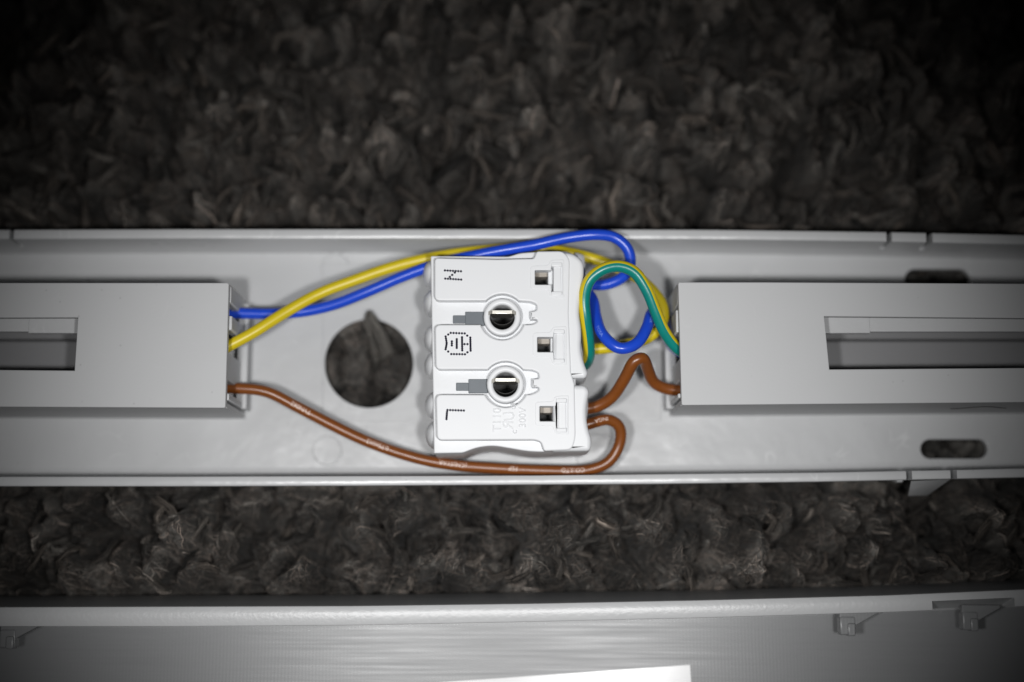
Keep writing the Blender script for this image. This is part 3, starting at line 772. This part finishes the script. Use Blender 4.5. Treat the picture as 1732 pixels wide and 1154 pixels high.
def wire_print(q, r, parent, s, x_at, size, ang, flip, mat):
    """lettering laid round a wire; ang = degrees up from the side normal"""
    me = text_mesh(s, size)
    L = np.concatenate([[0], np.cumsum(np.linalg.norm(np.diff(q, axis=0), axis=1))])
    i0 = -x_at if x_at < 0 else int(np.argmin(np.abs(q[:, 0] - P(x_at, 760, 5)[0])))   # negative: station number
    t, nn, bb = frames(q)
    bm = bmesh.new(); bm.from_mesh(me)
    bmesh.ops.subdivide_edges(bm, edges=[e for e in bm.edges if e.calc_length() > .3], cuts=1)
    for v in bm.verts:
        a, b = v.co.x, v.co.y
        if flip: a, b = -a, -b
        l = L[i0] + a
        p = np.array([np.interp(l, L, q[:, k]) for k in range(3)])
        n_ = np.array([np.interp(l, L, nn[:, k]) for k in range(3)]); b_ = np.array([np.interp(l, L, bb[:, k]) for k in range(3)])
        th = math.radians(ang) - b / r
        w = p + (r + .015) * (math.cos(th) * n_ + math.sin(th) * b_)
        v.co = Vector(w) * U
    bm.to_mesh(me); bm.free(); me.name = 'printed_text'
    return link(me, 'printed_text', mat, parent, 0)
for s, xx, sz in (('CO.,LTD', 968, 1.12), ('FEP', 866, 1.12), ('(CN)SYAR', 765, 1.12), ('0.75mm2', 640, 1.12), ('TVN062', 510, 1.12)):
    wire_print(q1[:int(len(q1) * .8)], .98, b1, s, xx, sz, 84, True, 'print')
i1 = int(len(q1) * .955)
wire_print(q1, .98, b1, 'INGA', -i1, .95, 95, False, 'print')
for s, fr in (('YOSA', .30), ('VED', .60)):
    wire_print(q4, 1.0, b4, s, -int(len(q4) * fr), .8, 110, False, 'bluepr')

# ------------------------------------------------------------------ cover in front
cover = thing('fixture_cover', 'glossy grey plastic cover lying open side up in front of the tray', 'cover', P(866, 1100, 0))
ZC = 10.0
XC = list(range(-220, 1990, 30))
rows = []
REC = (1577, 1714)
xs = sorted(set(XC + [REC[0] - 1, REC[0] + 1, REC[1] - 1, REC[1] + 1]))
for x in xs:
    ob = P(x, ip(CV_OB, x), 0); ot = P(x, ip(CV_OT, x), ZC); it = P(x, ip(CV_IT, x), ZC); X = ot[0]
    rec = REC[0] < x < REC[1]
    zi = ZC
    mid = ot[1] - 1.25
    rows.append([(X, ob[1], -.6), (X, ob[1] - .1, 1.5), (X, ot[1] + .03, ZC - .6), (X, ot[1] - .08, ZC - .2), (X, ot[1] - .4, ZC - .03), (X, mid, ZC), (X, mid - .05, zi),
                 (X, it[1] + .3, zi - (5.5 if rec else .02)), (X, it[1] + .06, zi - (5.9 if rec else .14)), (X, it[1], zi - (6.2 if rec else .5)), (X, it[1] + .1, 1.2), (X, it[1] - .1, .4), (X, it[1] - .5, .2), (X, it[1] - .5, -.6)])
cr = sweep('rim_wall', rows, 'coverrim', cover)
# outside face of the cover: shade painted with the darker floor material
cr.data.materials.append(M['cover'])
for p in cr.data.polygons:
    ks = [v % 14 for v in p.vertices]
    if len(ks) == 4 and set(ks) <= {0, 1, 2}: p.material_index = 1
fo = [P(x, ip(CV_IT, x) - 6, .15)[:2] for x in XC] + [P(x, 1330, .15)[:2] for x in reversed(XC)]
cfl = plate('floor', [fo], -.9, .3, .05, 'cover', cover)
lab = px([(548, 1170), (760, 1153), (1167, 1124.5), (1171, 1190), (548, 1240)], .42)
lb = plate('label_sticker', [lab], .32, .42, .02, 'label', cover); lb['label'] = 'blank white paper sticker'
yr = P(866, 1058, 0)[1] * U      # the cover lies a little nose-down on the soft rug
for o_ in (cfl, lb):
    for v in o_.data.vertices: v.co.z += max(0.0, yr - v.co.y) * math.tan(math.radians(1.4))
for k, x in enumerate((14, 1433, 1640)):
    y = ip(CV_IT, x); z = ZC - 2.2 - (1.0 if k == 2 else 0)
    c = P(x, y, z); dy = 3.6
    web = plate('gusset', [[(c[0] - 1.3, c[1] + .6), (c[0] + 5.2, c[1] + .6), (c[0] + 5.2, c[1] + .1), (c[0] + 1.5, c[1] - 1.9), (c[0] - 1.3, c[1] - 1.9)]], z - 1.2, z, .1, 'cover', cover)
    block('peg', c[0] - 1.35, c[0] + 1.35, c[1] - dy, c[1] - .5, z - 2.2, z + .25, .3, 'cover', cover)
    block('peg_ridge', c[0] - .1, c[0] + 1.2, c[1] - dy - .15, c[1] - 1.6, z - 1.8, z + .7, .25, 'cover', cover)

# ------------------------------------------------------------------ stray hair on the right box
def hair_strand():
    a = [(1616, 691, 12.6), (1630, 688, 13.4), (1655, 686, 13.8), (1690, 687, 13.6), (1706, 690, 12.6)]
    q = smoothpath([(x, y - 1.0, 12.0 + 0 * z) for x, y, z in a], .3)
    yb = P(1650, 685.5 - 500 * .0088, ZB)[1]
    q[:, 1] = yb + .06 - .14 - .05 * np.sin(np.linspace(0, 9, len(q)))
    q[:, 2] = 9 + 3.2 * np.sin(np.linspace(0.1, 2.6, len(q)))
    v, f = tube(q, .05, 6)
    o = mesh('stray_hair', v, f, 'hair', None, 60)
    tag(o, 'fine dark hair clinging to the near side of the right driver box', 'hair')
hair_strand()
